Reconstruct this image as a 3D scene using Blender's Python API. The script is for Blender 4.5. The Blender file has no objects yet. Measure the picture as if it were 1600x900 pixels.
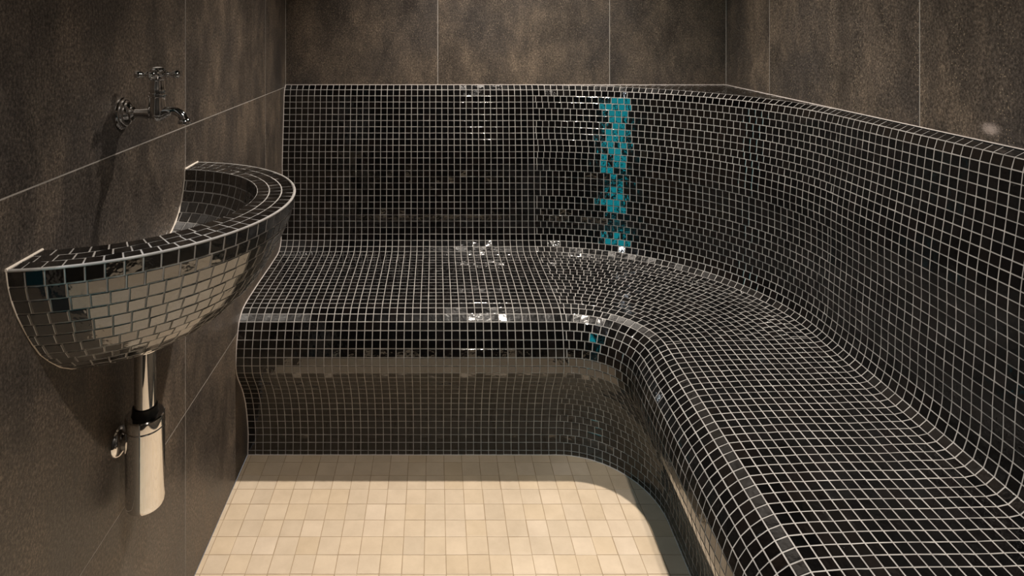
import bpy, bmesh, math, random
from mathutils import Vector, Matrix
random.seed(7)
C = bpy.context.scene
col = C.collection
P = 0.021                      # one mosaic pitch in metres; all layout numbers below are in pitches
DF = 56.8                      # eye height above the floor, in pitches
def V(x, y, d):                # d = drop below eye level
    return Vector((x*P, y*P, (DF-d)*P))

# ------------------------------------------------------------------ camera
cam = bpy.data.cameras.new('camera'); co = bpy.data.objects.new('camera', cam); col.objects.link(co)
co.location = (0, 0, DF*P); co.rotation_euler = (math.radians(90), 0, 0)
cam.sensor_width = 36; cam.lens = 950/1600*36
cam.shift_x = (800-680)/1600; cam.shift_y = -(450-43)/1600
cam.clip_start = 0.01; cam.clip_end = 50
C.camera = co
# ------------------------------------------------------------------ world, exposure
w = bpy.data.worlds.new('world'); C.world = w; w.use_nodes = True
w.node_tree.nodes['Background'].inputs[0].default_value = (0.75, 0.85, 1, 1)
w.node_tree.nodes['Background'].inputs[1].default_value = 0.3
C.view_settings.view_transform = 'Standard'; C.view_settings.look = 'None'
C.view_settings.exposure = 0.0; C.view_settings.gamma = 1.0; C.view_settings.use_curve_mapping = False
# ------------------------------------------------------------------ lamps (recessed ceiling downlights and one LED bar)
CEIL = -50.0                   # drop of the ceiling
LAMP_FAR = (13.0, 75.0); LAMP_NEAR = (14.0, 5.0)
LAMP_W = (225.0, 145.0)
LAMP_COL = (1.0, 0.90, 0.79)
def downlight_light(x, y, watts):
    l = bpy.data.lights.new('downlight_beam', 'SPOT'); o = bpy.data.objects.new('downlight_beam', l); col.objects.link(o)
    o.location = V(x, y, CEIL+0.6); l.energy = watts; l.color = LAMP_COL; l.shadow_soft_size = 0.022
    l.spot_size = math.radians(98); l.spot_blend = 1.0
    return o
LAMP_HALL = (-46.0, 8.0)
BEAMS = [downlight_light(*LAMP_FAR, LAMP_W[0]), downlight_light(*LAMP_NEAR, LAMP_W[1]), downlight_light(*LAMP_HALL, 60.0)]
BEAMS[1].data.spot_size = math.radians(112)
BEAMS[2].data.spot_size = math.radians(150); BEAMS[2].data.color = (0.86, 0.93, 1.0)

# ------------------------------------------------------------------ room numbers
XL = -24.96; YB = 101.35; YF = -7.0
ANG = math.radians(2.6); XR_B = 48.5
XC, YC = 16.1, 70.1
TH = math.pi/2 + ANG
def xr(y): return XR_B - (YB-y)*math.tan(ANG)

# ------------------------------------------------------------------ materials
def mat(name):
    m = bpy.data.materials.new(name); m.use_nodes = True
    nt = m.node_tree; b = nt.nodes['Principled BSDF']
    return m, nt, b
def node(nt, t, **kw):
    n = nt.nodes.new(t)
    for k, v in kw.items():
        if k.startswith('i_'):
            key = k[2:]
            n.inputs[int(key) if key.isdigit() else key.replace('_', ' ')].default_value = v
        else: setattr(n, k, v)
    return n
def ramp(nt, pts, fac):
    r = nt.nodes.new('ShaderNodeValToRGB'); e = r.color_ramp.elements
    while len(e) < len(pts): e.new(0.5)
    for i, (p, c) in enumerate(pts):
        e[i].position = p; e[i].color = (*c, 1) if len(c) == 3 else c
    nt.links.new(fac, r.inputs[0]); return r.outputs[0]
def mixc(nt, fac, a, b, mode='MIX'):
    m = nt.nodes.new('ShaderNodeMix'); m.data_type = 'RGBA'; m.blend_type = mode
    for inp, val in ((0, fac), (6, a), (7, b)):
        if hasattr(val, 'is_output') or isinstance(val, bpy.types.NodeSocket): nt.links.new(val, m.inputs[inp])
        else: m.inputs[inp].default_value = val
    return m.outputs[2]
def objcoord(nt, scale=(1, 1, 1), rnd=False):
    tc = nt.nodes.new('ShaderNodeTexCoord'); mp = nt.nodes.new('ShaderNodeMapping')
    nt.links.new(tc.outputs['Object'], mp.inputs[0]); mp.inputs['Scale'].default_value = scale
    if rnd:
        g = nt.nodes.new('ShaderNodeNewGeometry'); ml = nt.nodes.new('ShaderNodeMath'); ml.operation = 'MULTIPLY'
        ml.inputs[1].default_value = 37.0; nt.links.new(g.outputs['Random Per Island'], ml.inputs[0])
        cb = nt.nodes.new('ShaderNodeCombineXYZ')
        for i in range(3): nt.links.new(ml.outputs[0], cb.inputs[i])
        nt.links.new(cb.outputs[0], mp.inputs['Location'])
    return mp.outputs[0]

# black glazed mosaic
m_tile, nt, b = mat('black_glazed_mosaic')
g = node(nt, 'ShaderNodeNewGeometry')
nt.links.new(ramp(nt, [(0, (0.0008, 0.0008, 0.0009)), (0.6, (0.0012, 0.0010, 0.0011)), (1, (0.004, 0.0028, 0.0026))], g.outputs['Random Per Island']), b.inputs['Base Color'])
vc = objcoord(nt, (1, 1, 1), True)
n1 = node(nt, 'ShaderNodeTexNoise', i_Scale=75.0, i_Detail=2.0); nt.links.new(vc, n1.inputs['Vector'])
n2 = node(nt, 'ShaderNodeTexNoise', i_Scale=55.0, i_Detail=5.0); nt.links.new(vc, n2.inputs['Vector'])
nt.links.new(ramp(nt, [(0.3, (0.26,)*3), (0.62, (0.34,)*3), (0.8, (0.45,)*3)], n2.outputs[0]), b.inputs['Roughness'])
b.inputs['Coat Weight'].default_value = 1.0; b.inputs['Coat IOR'].default_value = 1.8
nt.links.new(ramp(nt, [(0.3, (0.045,)*3), (0.6, (0.085,)*3), (0.8, (0.15,)*3)], n2.outputs[0]), b.inputs['Coat Roughness'])
bp = node(nt, 'ShaderNodeBump', i_Strength=0.12, i_Distance=0.004); nt.links.new(n1.outputs[0], bp.inputs['Height'])
nt.links.new(bp.outputs[0], b.inputs['Normal']); nt.links.new(bp.outputs[0], b.inputs['Coat Normal'])
b.inputs['Specular IOR Level'].default_value = 0.04

m_tile_b = m_tile.copy(); m_tile_b.name = 'black_glazed_basin_mosaic'
m_tile_b.node_tree.nodes['Principled BSDF'].inputs['Coat IOR'].default_value = 2.35
# grout of the mosaic
def grout_mat(name, c1, c2):
    m, nt, b = mat(name)
    n = node(nt, 'ShaderNodeTexNoise', i_Scale=30.0, i_Detail=6.0); nt.links.new(objcoord(nt), n.inputs['Vector'])
    nt.links.new(ramp(nt, [(0.3, c1), (0.7, c2)], n.outputs[0]), b.inputs['Base Color'])
    b.inputs['Roughness'].default_value = 0.8
    bp = node(nt, 'ShaderNodeBump', i_Strength=0.3, i_Distance=0.0008)
    n = node(nt, 'ShaderNodeTexNoise', i_Scale=900.0); nt.links.new(objcoord(nt), n.inputs['Vector'])
    nt.links.new(n.outputs[0], bp.inputs['Height']); nt.links.new(bp.outputs[0], b.inputs['Normal'])
    return m
m_grout = grout_mat('light_grey_grout', (0.19, 0.18, 0.172), (0.33, 0.315, 0.30))
m_seal = grout_mat('grey_sealant', (0.42, 0.38, 0.36), (0.5, 0.46, 0.44))
m_seal_l = grout_mat('cream_sealant', (0.6, 0.54, 0.47), (0.72, 0.65, 0.57))
m_fgrout = grout_mat('beige_floor_grout', (0.26, 0.19, 0.12), (0.34, 0.26, 0.17))

# dark porcelain wall tile
def wall_mat(name, streak=(6, 6, 3.0), scuff=False):
    m, nt, b = mat(name)
    v1 = objcoord(nt, streak, True)
    a = node(nt, 'ShaderNodeTexNoise', i_Scale=1.6, i_Detail=10.0, i_Roughness=0.74, i_Distortion=0.25); nt.links.new(v1, a.inputs['Vector'])
    base = ramp(nt, [(0.34, (0.036, 0.029, 0.024)), (0.47, (0.062, 0.050, 0.040)), (0.56, (0.090, 0.070, 0.053)), (0.70, (0.14, 0.107, 0.078))], a.outputs[0])
    v2 = objcoord(nt, (1, 1, 1), True)
    c = node(nt, 'ShaderNodeTexNoise', i_Scale=3.0, i_Detail=4.0); nt.links.new(v2, c.inputs['Vector'])
    base = mixc(nt, ramp(nt, [(0.45, (0, 0, 0)), (0.7, (0.8,)*3)], c.outputs[0]), base, (0.036, 0.032, 0.031, 1))
    d = node(nt, 'ShaderNodeTexNoise', i_Scale=250.0, i_Detail=3.0, i_Roughness=0.8)
    nt.links.new(objcoord(nt, (1, 1, 0.75)), d.inputs['Vector'])
    base = mixc(nt, 1.0, base, ramp(nt, [(0.3, (0.25,)*3), (0.5, (1.0,)*3), (0.68, (2.3,)*3)], d.outputs[0]), 'MULTIPLY')
    s = node(nt, 'ShaderNodeTexVoronoi', i_Scale=230.0); nt.links.new(objcoord(nt, (1, 1, 0.7)), s.inputs['Vector'])
    spot = ramp(nt, [(0.10, (1,)*3), (0.24, (0,)*3)], s.outputs['Distance'])
    sm = node(nt, 'ShaderNodeMath', operation='GREATER_THAN'); sm.inputs[1].default_value = 0.72
    sp = node(nt, 'ShaderNodeSeparateColor'); nt.links.new(s.outputs['Color'], sp.inputs[0]); nt.links.new(sp.outputs[0], sm.inputs[0])
    mu = node(nt, 'ShaderNodeMath', operation='MULTIPLY'); nt.links.new(spot, mu.inputs[0]); nt.links.new(sm.outputs[0], mu.inputs[1])
    base = mixc(nt, mu.outputs[0], base, (0.34, 0.27, 0.19, 1))
    if scuff:                                   # a pale scrape just above the ledge
        tc = node(nt, 'ShaderNodeTexCoord'); mp = node(nt, 'ShaderNodeMapping')
        q = V(xr(50.6), 50.6, 9.61-1.15)
        mp.inputs['Location'].default_value = -Vector(q); nt.links.new(tc.outputs['Object'], mp.inputs[0])
        mp2 = node(nt, 'ShaderNodeMapping'); mp2.inputs['Rotation'].default_value = (math.radians(-35), 0, 0); mp2.inputs['Scale'].default_value = (8, 36, 62)
        nt.links.new(mp.outputs[0], mp2.inputs[0])
        ln = node(nt, 'ShaderNodeVectorMath', operation='LENGTH'); nt.links.new(mp2.outputs[0], ln.inputs[0])
        nz = node(nt, 'ShaderNodeTexNoise', i_Scale=5.0, i_Detail=4.0)
        mp3 = node(nt, 'ShaderNodeMapping'); mp3.inputs['Scale'].default_value = (1, 0.9, 4.0); nt.links.new(mp2.outputs[0], mp3.inputs[0])
        nt.links.new(mp3.outputs[0], nz.inputs['Vector'])
        ad = node(nt, 'ShaderNodeMath', operation='MULTIPLY_ADD'); ad.inputs[1].default_value = 2.0
        nt.links.new(nz.outputs[0], ad.inputs[0]); nt.links.new(ln.outputs[1], ad.inputs[2])
        base = mixc(nt, ramp(nt, [(0.0, (1,)*3), (0.55, (1,)*3), (0.80, (0,)*3)], node_scale(nt, ad.outputs[0], 0.45)), base, (0.36, 0.30, 0.27, 1))
    nt.links.new(base, b.inputs['Base Color'])
    nt.links.new(ramp(nt, [(0.3, (0.34,)*3), (0.7, (0.55,)*3)], a.outputs[0]), b.inputs['Roughness'])
    bp = node(nt, 'ShaderNodeBump', i_Strength=0.25, i_Distance=0.0012); nt.links.new(d.outputs[0], bp.inputs['Height'])
    nt.links.new(bp.outputs[0], b.inputs['Normal'])
    b.inputs['Specular IOR Level'].default_value = 0.5
    return m
def node_scale(nt, s, k):
    m = node(nt, 'ShaderNodeMath', operation='MULTIPLY'); m.inputs[1].default_value = k; nt.links.new(s, m.inputs[0]); return m.outputs[0]
m_wall = wall_mat('dark_porcelain')
m_wall_r = wall_mat('dark_porcelain_with_scuff', scuff=True)
m_wgrout = grout_mat('pale_wall_grout', (0.26, 0.24, 0.215), (0.36, 0.33, 0.30))

# cream floor mosaic
m_floor, nt, b = mat('cream_stone_mosaic')
g = node(nt, 'ShaderNodeNewGeometry')
tint = ramp(nt, [(0, (0.515, 0.425, 0.325)), (0.35, (0.55, 0.455, 0.35)), (0.7, (0.545, 0.44, 0.32)), (1, (0.575, 0.48, 0.38))], g.outputs['Random Per Island'])
n = node(nt, 'ShaderNodeTexNoise', i_Scale=14.0, i_Detail=8.0, i_Roughness=0.65); nt.links.new(objcoord(nt, (1, 1, 1), True), n.inputs['Vector'])
nt.links.new(mixc(nt, 1.0, tint, ramp(nt, [(0.3, (0.86, 0.84, 0.80)), (0.65, (1.04, 1.03, 1.0))], n.outputs[0]), 'MULTIPLY'), b.inputs['Base Color'])
b.inputs['Roughness'].default_value = 0.5
n = node(nt, 'ShaderNodeTexNoise', i_Scale=260.0, i_Detail=3.0); nt.links.new(objcoord(nt), n.inputs['Vector'])
bp = node(nt, 'ShaderNodeBump', i_Strength=0.15, i_Distance=0.001); nt.links.new(n.outputs[0], bp.inputs['Height']); nt.links.new(bp.outputs[0], b.inputs['Normal'])

def metal(name, c, r):
    m, nt, b = mat(name); b.inputs['Base Color'].default_value = (*c, 1); b.inputs['Metallic'].default_value = 1.0
    n = node(nt, 'ShaderNodeTexNoise', i_Scale=60.0, i_Detail=3.0); nt.links.new(objcoord(nt), n.inputs['Vector'])
    nt.links.new(ramp(nt, [(0.35, (r,)*3), (0.75, (r*2.2,)*3)], n.outputs[0]), b.inputs['Roughness'])
    return m
m_chrome = metal('polished_chrome', (0.80, 0.78, 0.76), 0.035)
m_rubber, nt, b = mat('black_rubber'); b.inputs['Base Color'].default_value = (0.006, 0.006, 0.006, 1); b.inputs['Roughness'].default_value = 0.3
m_ceramic, nt, b = mat('white_ceramic'); b.inputs['Base Color'].default_value = (0.75, 0.73, 0.70, 1); b.inputs['Roughness'].default_value = 0.2
m_ceil, nt, b = mat('dark_painted_ceiling'); b.inputs['Roughness'].default_value = 0.9
n = node(nt, 'ShaderNodeTexNoise', i_Scale=8.0, i_Detail=5.0); nt.links.new(objcoord(nt), n.inputs['Vector'])
nt.links.new(ramp(nt, [(0.3, (0.05, 0.045, 0.04)), (0.7, (0.065, 0.06, 0.055))], n.outputs[0]), b.inputs['Base Color'])
m_dark, nt, b = mat('dark_matt_paint'); b.inputs['Roughness'].default_value = 0.9
n = node(nt, 'ShaderNodeTexNoise', i_Scale=6.0); nt.links.new(objcoord(nt), n.inputs['Vector'])
nt.links.new(ramp(nt, [(0.3, (0.010, 0.009, 0.008)), (0.7, (0.016, 0.014, 0.012))], n.outputs[0]), b.inputs['Base Color'])
def emis(name, c, s):
    m, nt, b = mat(name); b.inputs['Base Color'].default_value = (0, 0, 0, 1)
    b.inputs['Emission Color'].default_value = (*c, 1); b.inputs['Emission Strength'].default_value = s
    return m
m_lens = emis('lit_lamp_lens', (1.0, 0.9, 0.8), 30.0)
m_teal = emis('teal_backlit_glass', (0.02, 0.66, 0.78), 3.2)

# ------------------------------------------------------------------ mesh helpers
class MB:
    def __init__(s): s.v = []; s.f = []; s.m = []; s.s = []
    def poly(s, pts, mi=0, smooth=False):
        i = len(s.v); s.v += [tuple(p) for p in pts]; s.f.append(tuple(range(i, i+len(pts)))); s.m.append(mi); s.s.append(smooth)
    def grid(s, rows, mi=0, smooth=True, closed=False):
        i = len(s.v); n = len(rows[0])
        for r in rows: s.v += [tuple(p) for p in r]
        for a in range(len(rows)-1):
            for b_ in range(n if closed else n-1):
                c = (b_+1) % n
                s.f.append((i+a*n+b_, i+(a+1)*n+b_, i+(a+1)*n+c, i+a*n+c)); s.m.append(mi); s.s.append(smooth)
    def tile(s, A, B, Cc, D, gap, h=0.034, bev=0.025, jit=0.0075, mi=0):
        # corners A(path0,row0) B(path0,row1) C(path1,row1) D(path1,row0); sizes in pitches
        q = [A, B, Cc, D]
        n = (B-A).cross(D-A)
        if n.length < 1e-12: return
        n.normalize()
        lp = ((D-A).length+(Cc-B).length)/2; lr = ((B-A).length+(Cc-D).length)/2
        if lp < (gap+0.09)*P or lr < (gap+0.09)*P: return
        def at(ins):
            a = ins*P/lp; c = ins*P/lr; out = []
            for (pp, rr) in ((a, c), (a, 1-c), (1-a, 1-c), (1-a, c)):
                out.append((A*(1-pp)+D*pp)*(1-rr)+(B*(1-pp)+Cc*pp)*rr)
            return out
        cl = lambda q: max(-2.0*jit, min(2.0*jit, q))
        jx, jy = cl(random.gauss(0, jit)), cl(random.gauss(0, jit))
        js = [-jx-jy, -jx+jy, jx+jy, jx-jy]
        lo = at(gap/2); hi = at(gap/2+bev)
        rings = [[p-n*0.04*P for p in lo], [p+n*(h-0.014+j)*P for p, j in zip(lo, js)], [p+n*(h+j)*P for p, j in zip(hi, js)]]
        i = len(s.v)
        for r in rings: s.v += [tuple(p) for p in r]
        for a in range(2):
            for k in range(4):
                l = (k+1) % 4
                s.f.append((i+a*4+k, i+a*4+l, i+a*4+4+l, i+a*4+4+k)); s.m.append(mi); s.s.append(False)
        s.f.append((i+8, i+9, i+10, i+11)); s.m.append(mi); s.s.append(False)
    def box(s, lo, hi, mi=0):
        x0, y0, z0 = lo; x1, y1, z1 = hi
        p = [(x0,y0,z0),(x1,y0,z0),(x1,y1,z0),(x0,y1,z0),(x0,y0,z1),(x1,y0,z1),(x1,y1,z1),(x0,y1,z1)]
        i = len(s.v); s.v += p
        for f in ((0,3,2,1),(4,5,6,7),(0,1,5,4),(1,2,6,5),(2,3,7,6),(3,0,4,7)):
            s.f.append(tuple(i+k for k in f)); s.m.append(mi); s.s.append(False)
    def lathe(s, prof, base=Vector((0,0,0)), axis='Z', seg=48, mi=0):
        # prof: (radius, along-axis) in metres
        rows = []
        for r, h in prof:
            row = []
            for k in range(seg):
                a = 2*math.pi*k/seg; c, d = math.cos(a)*r, math.sin(a)*r
                if axis == 'Z': p = Vector((c, d, h))
                elif axis == 'X': p = Vector((h, c, d))
                else: p = Vector((d, h, c))
                row.append(base+p)
            rows.append(row)
        s.grid(rows[::-1] if False else rows, mi, True, True)
    def tube(s, pts, rad, seg=20, mi=0, caps=True):
        pts = [Vector(p) for p in pts]; rows = []
        rads = rad if isinstance(rad, (list, tuple)) else [rad]*len(pts)
        up = None
        for i, p in enumerate(pts):
            t = (pts[min(i+1, len(pts)-1)]-pts[max(i-1, 0)]).normalized()
            if up is None:
                up = Vector((0, 0, 1)) if abs(t.z) < 0.9 else Vector((1, 0, 0))
            u = (up-t*up.dot(t)).normalized(); up = u; w_ = t.cross(u)
            rows.append([p+(u*math.cos(2*math.pi*k/seg)+w_*math.sin(2*math.pi*k/seg))*rads[i] for k in range(seg)])
        s.grid(rows, mi, True, True)
        if caps: s.poly(rows[0], mi); s.poly(rows[-1][::-1], mi)
    def build(s, name, mats, parent=None, clip=None, fix=False, autosmooth=None):
        me = bpy.data.meshes.new(name); me.from_pydata(s.v, [], s.f)
        for m in (mats if isinstance(mats, (list, tuple)) else [mats]): me.materials.append(m)
        me.polygons.foreach_set('material_index', s.m); me.polygons.foreach_set('use_smooth', s.s)
        if clip or fix:
            bm = bmesh.new(); bm.from_mesh(me)
            for co_, no in (clip or []):
                bmesh.ops.bisect_plane(bm, geom=bm.verts[:]+bm.edges[:]+bm.faces[:], dist=1e-6, plane_co=co_, plane_no=no, clear_outer=True)
            if fix:
                bmesh.ops.remove_doubles(bm, verts=bm.verts[:], dist=1e-6); bmesh.ops.recalc_face_normals(bm, faces=bm.faces[:])
            bm.to_mesh(me); bm.free()
        me.update()
        if autosmooth:
            me.set_sharp_from_angle(angle=math.radians(autosmooth))
        o = bpy.data.objects.new(name, me); col.objects.link(o)
        if parent is not None:
            o.parent = parent; o.matrix_parent_inverse = Matrix.Translation(-Vector(parent.location))
        return o
def tag(o, label=None, cat=None, group=None, kind=None):
    if label: o['label'] = label
    if cat: o['category'] = cat
    if group: o['group'] = group
    if kind: o['kind'] = kind
    return o
def empty(name, loc, label, cat, group=None):
    o = bpy.data.objects.new(name, None); col.objects.link(o); o.location = loc; o.empty_display_size = 0.05
    return tag(o, label, cat, group)

# ------------------------------------------------------------------ walls, floor, ceiling
GW = 0.085; TW = 28.65
def tiled_wall(name, org, ud, nd, u0, u1, uj, m, zlow=DF):
    """org: point at u=0 on the face (x,y in pitches); ud: direction along wall; nd: outward (into room) normal; uj: one joint position"""
    mb = MB(); z0, z1 = zlow, CEIL
    def pt(u, d, o): return V(org[0]+ud[0]*u+nd[0]*o, org[1]+ud[1]*u+nd[1]*o, d)
    def slab(ua, ub, da, db, oa, ob, mi, bev=0.0):
        a = [pt(ua, da, oa), pt(ub, da, oa), pt(ub, db, oa), pt(ua, db, oa)]
        c = [pt(ua, da, ob-bev), pt(ub, da, ob-bev), pt(ub, db, ob-bev), pt(ua, db, ob-bev)]
        i = len(mb.v); mb.v += [tuple(p) for p in a+c]
        fs = [(3,2,1,0),(0,1,5,4),(1,2,6,5),(2,3,7,6),(3,0,4,7)]
        if bev:
            e = [pt(ua+bev, da-bev, ob), pt(ub-bev, da-bev, ob), pt(ub-bev, db+bev, ob), pt(ua+bev, db+bev, ob)]
            mb.v += [tuple(p) for p in e]
            fs += [(4,5,9,8),(5,6,10,9),(6,7,11,10),(7,4,8,11),(8,9,10,11)]
        else: fs.append((4,5,6,7))
        for f in fs: mb.f.append(tuple(i+k for k in f)); mb.m.append(mi); mb.s.append(False)
    slab(u0, u1, z0, z1, -5, -0.015, 1)
    us = [uj+k*TW for k in range(-8, 9)]; us = [u0]+[u for u in us if u0+0.3 < u < u1-0.3]+[u1]
    ds = [38.55-k*TW for k in range(-2, 6)]; ds = [z0]+[d for d in ds if z1+0.3 < d < z0-0.3]+[z1]
    ds.sort(reverse=True)
    for a, b_ in zip(us, us[1:]):
        for c, d in zip(ds, ds[1:]):
            slab(a+(GW/2 if a != u0 else 0), b_-(GW/2 if b_ != u1 else 0), c-(GW/2 if c != z0 else 0), d+(GW/2 if d != z1 else 0), -0.1, 0.0, 0, 0.025)
    o = mb.build(name, [m, m_wgrout], fix=False)
    bm = bmesh.new(); bm.from_mesh(o.data); bmesh.ops.recalc_face_normals(bm, faces=bm.faces[:]); bm.to_mesh(o.data); bm.free()
    return tag(o, kind='structure')
DOOR = (-1.0, 32.5, -43.0)     # doorway in the left wall, beside the camera: from, to, head
tiled_wall('wall_left', (XL, 0), (0, 1), (1, 0), DOOR[1], YB, 60.8, m_wall)
tiled_wall('wall_left_entrance', (XL, 0), (0, 1), (1, 0), YF, DOOR[0], 60.8, m_wall)
tiled_wall('wall_left_lintel', (XL, 0), (0, 1), (1, 0), DOOR[0], DOOR[1], 60.8, m_wall, DOOR[2])
tiled_wall('wall_back', (0, YB), (1, 0), (0, -1), XL, XR_B, 0.43, m_wall)
LR = (YB-YF)/math.cos(ANG)
tiled_wall('wall_right', (XR_B, YB), (-math.sin(ANG), -math.cos(ANG)), (-math.cos(ANG), math.sin(ANG)), 0, LR, 14.3, m_wall_r)
XH, YH0 = -62.0, -85.0         # small anteroom beyond the doorway
fm = MB(); a, b_ = V(XL-5, YF, DF), V(XR_B+3, YF-5, CEIL); fm.box((a.x, b_.y, a.z), (b_.x, a.y, b_.z)); tag(fm.build('wall_front', m_dark), kind='structure')
for nm, x0, x1, y0, y1 in (('wall_hall_left', XH-3, XH, YH0, 45), ('wall_hall_front', XH, XL-5, YH0-3, YH0), ('wall_hall_back', XH, XL-5, 42, 45), ('wall_hall_right', XL-6, XL-5, YH0, YF)):
    fm = MB(); a, b_ = V(x0, y0, DF), V(x1, y1, CEIL); fm.box(tuple(a), tuple(b_)); tag(fm.build(nm, m_dark), kind='structure')
cb = MB(); lo = V(XH-3, YH0-3, CEIL); hi = V(XR_B+6, YB+5, CEIL-3)
cb.box((lo.x, lo.y, lo.z), (hi.x, hi.y, hi.z)); tag(cb.build('ceiling', m_ceil), kind='structure')

fl = MB(); FP = 2.325; fx0 = -24.43
hf = MB(); a = V(XH-3, YH0-3, DF+4); b_ = V(XL, 45, DF+0.02); hf.box(tuple(a), tuple(b_)); tag(hf.build('floor_hall', m_dark), kind='structure')
lo = V(XL+0.02, YF-3, DF+4); hi = V(XR_B+6, YB+5, DF+0.03)
fl.box(tuple(lo), tuple(hi), 1)
i0 = -1
ys = [77.14-FP*k for k in range(-2, 46)]
xs = [fx0+FP*k for k in range(-1, 23)]
for a, xa in enumerate(xs[:-1]):
    xb = xs[a+1]; xa2 = max(xa, XL)
    if xb-xa2 < 0.2: continue
    for c, yb in enumerate(ys[:-1]):
        ya = ys[c+1]; ya2 = max(ya, YF)
        if yb-ya2 < 0.2: continue
        jx, jy = random.gauss(0, 0.012), random.gauss(0, 0.012)
        A, B, Cc, D = V(xa2+jx, yb+jy, DF), V(xa2+jx, ya2+jy, DF), V(xb+jx, ya2+jy, DF), V(xb+jx, yb+jy, DF)
        fl.tile(A, B, Cc, D, 0.075, h=0.0, bev=0.03, jit=0.0015)
tag(fl.build('floor', [m_floor, m_fgrout]), kind='structure')

# ------------------------------------------------------------------ the corner bench
PROF = [(101.30, 9.60), (100.57, 10.30), (100.22, 11.25), (100.12, 12.25), (100.01, 13.26), (99.91, 14.27), (99.8, 15.26), (99.68, 16.26), (99.54, 17.25), (99.4, 18.24), (99.26, 19.22), (99.14, 20.23), (99.07, 21.23), (99.01, 22.26), (99.0, 23.27), (99.0, 24.28), (98.99, 25.3), (98.95, 26.31), (98.89, 27.33), (98.81, 28.34), (98.73, 29.36), (98.67, 30.38), (98.65, 31.39), (98.61, 32.41), (98.5, 33.44), (98.28, 34.39), (97.75, 35.21), (96.92, 35.74), (95.94, 35.92), (94.95, 35.93), (93.96, 35.95), (92.96, 35.96), (91.96, 36.01), (90.95, 36.03), (89.95, 36.02), (88.94, 36.03), (87.93, 36.03), (86.92, 36.03), (85.91, 36.04), (84.9, 36.06), (83.9, 36.08), (82.89, 36.14), (81.9, 36.15), (80.91, 36.19), (79.92, 36.26), (78.94, 36.4), (78.02, 36.76), (77.20, 37.36), (76.78, 38.27), (76.4, 39.26), (76.16, 40.24), (75.99, 41.26), (75.97, 42.28), (76.18, 43.29), (76.69, 44.15), (77.27, 44.98), (77.87, 45.8), (78.44, 46.63), (78.96, 47.5), (79.42, 48.4), (79.83, 49.32), (80.16, 50.28), (80.44, 51.25), (80.66, 52.23), (80.86, 53.22), (80.97, 54.21), (80.94, 55.22), (80.86, 56.22), (80.82, DF)]
RD = [(y-YC, d) for y, d in PROF]
# the same courses measured on the right-hand arm (slightly narrower seat, fuller nose); blended round the corner
_fix = {0: (31.05, 9.60), 1: (30.1, 10.12), 2: (29.85, 11.05), 25: (28.06, 33.5), 26: (27.75, 34.42), 27: (27.1, 35.02), 28: (26.3, 35.22),
        44: (11.3, 36.2), 45: (10.32, 36.34), 46: (9.42, 36.74), 47: (8.57, 37.39), 48: (7.87, 38.11), 49: (7.26, 39.04), 50: (6.95, 40.06),
        52: (6.78, 42.15), 66: (10.84, 55.22), 67: (10.76, 56.22), 68: (10.72, DF)}
RR = []
for i in range(len(RD)):
    a = max(k for k in _fix if k <= i); b_ = min(k for k in _fix if k >= i)
    if a == b_: RR.append(_fix[a]); continue
    t = (i-a)/(b_-a)
    dr = (_fix[a][0]-RD[a][0])*(1-t)+(_fix[b_][0]-RD[b_][0])*t; dd = (_fix[a][1]-RD[a][1])*(1-t)+(_fix[b_][1]-RD[b_][1])*t
    RR.append((RD[i][0]+dr, RD[i][1]+dd))
def pr(i, w):
    if i < 0: return ((RD[0][0]-i)*(1-w)+(RR[0][0]-i)*w, 9.60)
    return (RD[i][0]*(1-w)+RR[i][0]*w, RD[i][1]*(1-w)+RR[i][1]*w)
T_END = (YC-YF)/math.cos(ANG)-3.6
def S(seg, a, i):
    if seg == 'L':
        r, d = pr(i, 0); return V(a, YC+r, d)
    if seg == 'C':
        w_ = a/TH; w_ = w_*w_*(3-2*w_); r, d = pr(i, w_); return V(XC+r*math.sin(a), YC+r*math.cos(a), d)
    r, d = pr(i, 1); return V(XC+r*math.sin(TH)+a*math.cos(TH), YC+r*math.cos(TH)-a*math.sin(TH), d)
GAP = 0.105
def bench_rows(mb, rows):
    for i, j, kind in rows:
        n = 50
        segs = []
        if kind == 'full': segs.append(('L', [XL+0.02, XC]))
        segs.append(('C', [TH*k/n for k in range(n+1)])); segs.append(('R', [0, T_END]))
        for sg, aa in segs: mb.grid([[S(sg, a, i) for a in aa], [S(sg, a, j) for a in aa]], 1, True)
        def put(sg, p0, p1): mb.tile(S(sg, p0, i), S(sg, p0, j), S(sg, p1, j), S(sg, p1, i), GAP)
        if kind == 'full':
            k = 0
            while XC-k > XL+0.25: put('L', max(XC-k-1, XL), XC-k); k += 1
        rm = (pr(i, .5)[0]+pr(j, .5)[0])/2; arc = rm*TH
        st = random.choice([1.0, 1.0, random.uniform(0.35, 0.8), random.uniform(0.35, 0.8)])
        cuts = [0.0]; a = st
        while a < arc-0.32: cuts.append(a); a += 1.0
        cuts.append(arc)
        for p0, p1 in zip(cuts, cuts[1:]): put('C', p0/rm, p1/rm)
        t = 0.0
        while t < T_END-0.3: put('R', t, min(t+0.97, T_END)); t += 0.97
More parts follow.
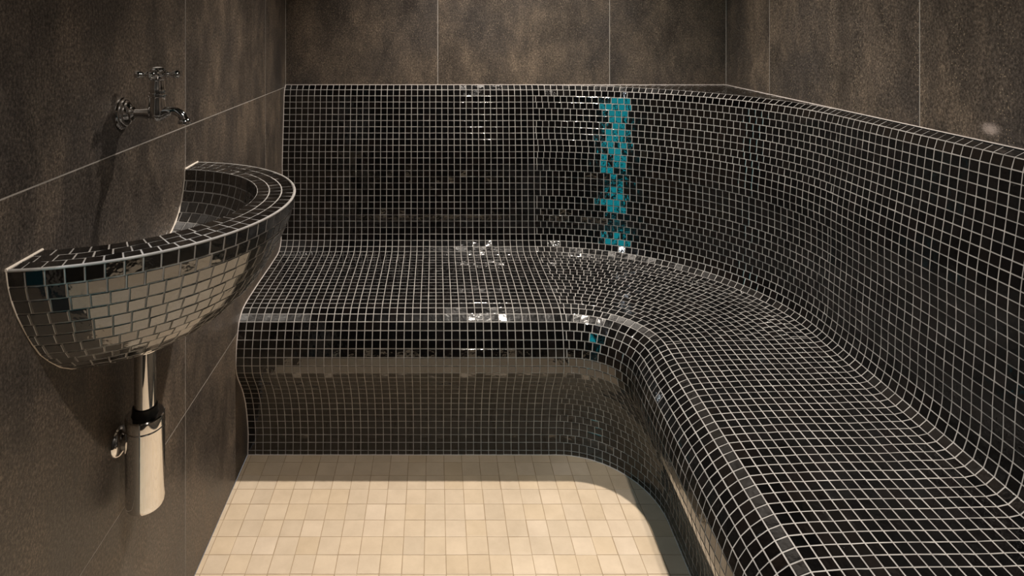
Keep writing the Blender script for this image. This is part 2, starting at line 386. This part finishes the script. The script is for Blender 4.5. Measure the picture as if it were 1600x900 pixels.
# the physical profile is a smooth curve: shared row edges
bench = empty('built_in_bench', V(20, 85, DF), 'black mosaic tiled L-shaped built-in bench with high curved back along the rear and right walls', 'bench')
rw = nrm = Vector((math.cos(ANG), -math.sin(ANG), 0))
clipR = (V(xr(50)-0.02, 50, 0), rw); clipB = (V(0, YB-0.02, 0), Vector((0, 1, 0)))
ext = [(-k-1, -k, 'part') for k in range(16)]
def full(i0, i1): return [(i, i+1, 'full') for i in range(i0, i1)]
for name, rows, lab in (('top_ledge', ext+full(0, 1), None), ('backrest', full(1, 26), None), ('seat', full(26, 46), None), ('front_panel', full(46, len(RD)-1), None)):
    mb = MB(); bench_rows(mb, rows)
    mb.build(name, [m_tile, m_grout], bench, clip=[clipR, clipB] if name == 'top_ledge' else None)

# sealant joints where the bench meets walls and floor
def bead(name, pts, r, m, kind='structure'):
    mb = MB(); mb.tube(pts, r*P, 8); return tag(mb.build(name, m), kind=kind)
bead('trim_1', [V(XL+0.02, YB-0.04, 9.56), V(XR_B-0.05, YB-0.04, 9.56)], 0.065, m_seal)
bead('trim_2', [V(XR_B-0.06, YB-0.06, 9.56), V(xr(YF+1)-0.05, YF+1, 9.56)], 0.065, m_seal)
bead('trim_3', [V(XL+0.05, YC+r, d) for r, d in RD], 0.09, m_seal)
bead('trim_4', [V(XL+0.02, YB-0.02, 9.5), V(XL+0.02, YB-0.02, CEIL+0.1)], 0.05, m_wgrout)
bead('trim_5', [V(XR_B-0.02, YB-0.02, 9.5), V(XR_B-0.02, YB-0.02, CEIL+0.1)], 0.05, m_wgrout)
NL = len(RD)-1
foot = [S('L', XL+0.1, NL), S('L', XC, NL)]+[S('C', TH*k/24, NL) for k in range(1, 25)]+[S('R', T_END, NL)]
bead('trim_6', foot, 0.09, m_seal)

# ------------------------------------------------------------------ wall basin
BX, BY, BD = -26.0, 49.5, 14.12
outer = [(14.25, 0), (14.08, 1.0), (13.75, 2.1), (13.3, 3.1), (12.7, 4.2), (11.95, 5.45), (11.2, 6.5), (10.2, 7.5), (9.2, 8.4), (7.9, 9.25), (6.2, 10.05), (4.2, 10.65), (2.2, 11.0), (0.3, 11.1)]
inner = [(11.05, 0), (10.92, 1.05), (10.6, 2.1), (10.15, 3.1), (9.5, 4.0), (8.5, 4.85), (7.1, 5.6), (5.2, 6.35), (3.2, 6.85), (1.2, 7.05), (0.3, 7.08)]
def resample(pts, step):
    fine = []
    n = len(pts)
    for i in range(n-1):
        p0, p1, p2, p3 = pts[max(i-1, 0)], pts[i], pts[i+1], pts[min(i+2, n-1)]
        for k in range(20):
            t = k/20
            fine.append(tuple(0.5*((2*p1[j])+(-p0[j]+p2[j])*t+(2*p0[j]-5*p1[j]+4*p2[j]-p3[j])*t*t+(-p0[j]+3*p1[j]-3*p2[j]+p3[j])*t**3) for j in (0, 1)))
    fine.append(pts[-1]); out = [fine[0]]; acc = 0
    for a, b_ in zip(fine, fine[1:]):
        acc += math.hypot(b_[0]-a[0], b_[1]-a[1])
        if acc >= step: out.append(b_); acc -= step
    return out
O = resample(outer, 1.02); I = resample(inner, 1.02)
def B(phi, rho, dep): return V(BX+rho*math.cos(phi), BY+rho*math.sin(phi), BD+dep)
basin = empty('wall_basin', V(XL, 49.5, 25), 'half-round basin covered in black mosaic tiles fixed to the left wall', 'basin')
clipW = (V(XL+0.03, 0, 0), Vector((-1, 0, 0)))
def basin_part(name, rows, gap=GAP, startfull=0, edge=None):
    mb = MB()
    for idx, ((q0, d0), (q1, d1)) in enumerate(rows):
        rm = (q0+q1)/2
        if rm < 0.6: continue
        half = math.pi-math.acos(min(1, 1.04/rm)) if rm > 1.04 else 1.5
        half = math.acos(max(-1, min(1, 1.04/rm))) if rm > 1.04 else 0.1
        n = 40
        ph = [-half-0.04+(2*half+0.08)*k/n for k in range(n+1)]
        mb.grid([[B(p, q0, d0) for p in ph], [B(p, q1, d1) for p in ph]], 1, True)
        arc = 2*half*rm
        st = 1.02 if idx < startfull else random.choice([1.02, 0.45, 0.7, 0.55])
        cuts = [0.0]; a = st
        while a < arc-0.3: cuts.append(a); a += 1.05
        cuts.append(arc)
        for p0, p1 in zip(cuts, cuts[1:]):
            t0, t1 = -half+p0/rm, -half+p1/rm
            mb.tile(B(t0, q0, d0), B(t0, q1, d1), B(t1, q1, d1), B(t1, q0, d0), gap, jit=0.009)
    return mb.build(name, [m_tile_b, m_grout], basin, clip=[clipW])
basin_part('outer_shell', [(O[i], O[i+1]) for i in range(len(O)-1)], startfull=3)
rr = [(11.05+(14.25-0.12-11.05)*k/3, 0) for k in range(4)]
basin_part('rim', [(rr[i], rr[i+1]) for i in range(3)])
basin_part('inner_bowl', [(I[i+1], I[i]) for i in range(len(I)-1)][::-1])
mb = MB(); hh = math.acos(1.0/14.2)
mb.tube([B(-hh+2*hh*k/60, 14.19, 0.03) for k in range(61)], 0.1*P, 8); mb.build('rim_edge', m_grout, basin, clip=[clipW])
# cream sealant along the wall: follows rim ends and the outer and inner contact curves
mb = MB()
def wy(rho): return math.sqrt(max(rho*rho-1.04*1.04, 0.0))
for sgn in (-1, 1):
    mb.tube([V(XL+0.06, BY+sgn*wy(11.0), BD-0.03), V(XL+0.06, BY+sgn*wy(14.3), BD-0.03)], 0.10*P, 8)
    for prof_, rr_ in ((outer, 0.06), (inner, 0.10)):
        mb.tube([V(XL+0.05, BY+sgn*wy(q), BD+d) for q, d in prof_ if q > 1.3], rr_*P, 8)
tag(mb.build('sealant_joint', m_seal_l, basin), 'cream sealant bead along the wall')
mb = MB(); c = V(-22.9, 48.6, BD+7.0)
mb.lathe([(0.001, 0.004), (0.012, 0.004), (0.019, 0.002), (0.020, -0.002)], c, seg=32); mb.build('drain', m_chrome, basin)

# ------------------------------------------------------------------ bottle trap under the basin
TX, TY = -22.85, 47.9
trap = empty('bottle_trap', V(TX, TY, 37.6), 'polished chrome bottle trap hanging under the mosaic basin by the left wall', 'drain trap')
def lat(name, prof, m=m_chrome, x=TX, y=TY, d=0.0, axis='Z', seg=56, parent=trap, label=None):
    mb = MB(); mb.lathe([(r*P, -h*P if axis == 'Z' else h*P) for r, h in prof], V(x, y, d), axis, seg)
    o = mb.build(name, m, parent, fix=True, autosmooth=35)
    if label: o['label'] = label
    return o
lat('tailpipe', [(0.80, 24.6), (0.80, 30.2)])
lat('escutcheon', [(0.8, 24.5), (1.0, 24.7), (1.04, 25.15), (0.98, 25.3), (0.8, 25.35)])
lat('gasket', [(0.78, 29.7), (0.92, 29.75), (0.95, 30.2), (1.02, 30.4), (0.8, 30.5)], m_rubber, label='black rubber gasket')
lat('collar', [(0.6, 30.35), (1.36, 30.38), (1.44, 30.46), (1.46, 30.6), (1.46, 31.2), (1.42, 31.25)])
lat('cup', [(1.38, 31.22), (1.40, 31.29), (1.445, 31.34), (1.445, 36.9), (1.42, 37.25), (1.33, 37.45), (1.15, 37.52), (0.001, 37.55)])
mb = MB(); mb.tube([V(TX-0.9, TY, 32.6), V(XL+0.1, TY, 32.6)], 0.62*P, 32, caps=False)
mb.build('waste_pipe', m_chrome, trap)
lat('wall_flange', [(0.64, 0.50), (0.72, 0.46), (0.95, 0.36), (1.10, 0.18), (1.14, 0.02)], x=XL, y=TY, d=32.6, axis='X')

# ------------------------------------------------------------------ wall tap
FX, FY, FD = XL, 48.45, 6.85
tap = empty('wall_tap', V(FX, FY, FD), 'old-style chrome wall tap with cross handle above the basin', 'tap')
def tl(name, prof, x=FX, y=FY, d=FD, axis='X', m=m_chrome, seg=48, parent=tap, label=None):
    return lat(name, prof, m, x, y, d, axis, seg, parent, label)
tl('wall_flange', [(1.27, 0.02), (1.28, 0.12), (1.20, 0.22), (1.12, 0.24), (1.10, 0.34), (1.0, 0.42), (0.92, 0.44), (0.90, 0.55), (0.78, 0.66), (0.62, 0.74), (0.56, 0.78), (0.56, 0.92), (0.44, 1.0), (0.36, 1.08)])
BXT = -22.15
# body: swelling inlet tube, valve chest and spout as one casting
mb = MB()
pts = [(FX+0.9, FD, .36), (FX+1.5, FD, .36), (FX+1.9, FD, .42), (FX+2.25, FD+.03, .52), (FX+2.6, FD+.04, .60), (FX+3.0, FD+.02, .60), (FX+3.35, FD-.08, .50), (FX+3.65, FD-.17, .40), (FX+4.0, FD-.2, .34), (FX+4.35, FD-.14, .33), (FX+4.65, FD+.03, .34), (FX+4.88, FD+.28, .36), (FX+4.98, FD+.52, .39)]
mb.tube([V(a, FY, d) for a, d, r in pts], [r*P for a, d, r in pts], 28)
mb.build('spout', m_chrome, tap)
tl('spout_nozzle', [(0.36, 0.40), (0.48, 0.50), (0.52, 0.60), (0.52, 0.78), (0.44, 0.82), (0.34, 0.80), (0.32, 0.6)], x=FX+5.0, axis='Z')
tl('valve_body', [(0.001, 0.66), (0.2, 0.64), (0.46, 0.52), (0.68, 0.2), (0.72, -0.1), (0.68, -0.5), (0.62, -0.95), (0.61, -1.3), (0.70, -1.38), (0.72, -1.5), (0.70, -1.62), (0.60, -1.66)], x=BXT, axis='Z')
tl('bonnet', [(0.62, -1.62), (0.63, -1.75), (0.66, -1.9), (0.62, -2.0), (0.58, -2.4), (0.55, -2.62), (0.58, -2.66), (0.58, -2.76), (0.3, -2.82)], x=BXT, axis='Z')
hd = tl('cross_handle', [(0.3, -2.7), (0.36, -2.82), (0.46, -2.92), (0.50, -3.1), (0.48, -3.25), (0.40, -3.32)], x=BXT, axis='Z')
for k in range(4):
    a = math.radians(8)+k*math.pi/2; mb = MB(); dx, dy = math.cos(a), math.sin(a)
    q = [(0.35, .17), (0.6, .15), (0.72, .24), (0.80, .24), (0.88, .16), (1.05, .17), (1.2, .27), (1.4, .33), (1.58, .32), (1.70, .24), (1.76, .1)]
    mb.tube([V(BXT+dx*s_, FY+dy*s_, FD-3.1) for s_, r in q], [r*P for s_, r in q], 20)
    ar = mb.build('arm', m_chrome, tap)
    ar.parent = hd; ar.matrix_parent_inverse = Matrix.Identity(4)
tl('handle_cap', [(0.42, -3.28), (0.60, -3.36), (0.64, -3.5), (0.58, -3.62), (0.42, -3.68), (0.40, -3.64)], x=BXT, axis='Z')
tl('index_disc', [(0.40, -3.63), (0.34, -3.68), (0.001, -3.72)], x=BXT, axis='Z', m=m_ceramic, label='pale round index disc on the handle')

# ------------------------------------------------------------------ ceiling downlights and LED bar
for (x, y), lab, bm_ in ((LAMP_FAR, 'round recessed ceiling downlight over the bench end of the room', BEAMS[0]), (LAMP_NEAR, 'round recessed ceiling downlight near the entrance end of the room', BEAMS[1]), (LAMP_HALL, 'round recessed ceiling downlight in the anteroom beyond the doorway', BEAMS[2])):
    t = empty('ceiling_downlight', V(x, y, CEIL), lab, 'ceiling light')
    mb = MB(); mb.lathe([(1.1*P, -0.002), (1.9*P, -0.003), (2.0*P, -0.001), (2.0*P, 0.0)], V(x, y, CEIL)); mb.build('frame', m_chrome, t)
    mb = MB(); mb.lathe([(0.0005, -0.0015), (1.15*P, -0.0015)], V(x, y, CEIL)); mb.build('lens', m_lens, t)
    bm_.parent = t; bm_.matrix_parent_inverse = Matrix.Translation(-Vector(t.location))
led = empty('light_panel', V(XH, -36, 55), 'tall backlit teal glass panel on the anteroom wall beyond the doorway', 'light panel')
mb = MB(); a = V(XH+0.02, -59, 55); b2 = V(XH+0.7, -13, -16); mb.box(tuple(a), tuple(b2)); mb.build('frame', m_chrome, led)
mb = MB(); a = V(XH+0.7, -58, 54); b2 = V(XH+0.9, -14, -15); mb.box(tuple(a), tuple(b2)); mb.build('diffuser', m_teal, led)
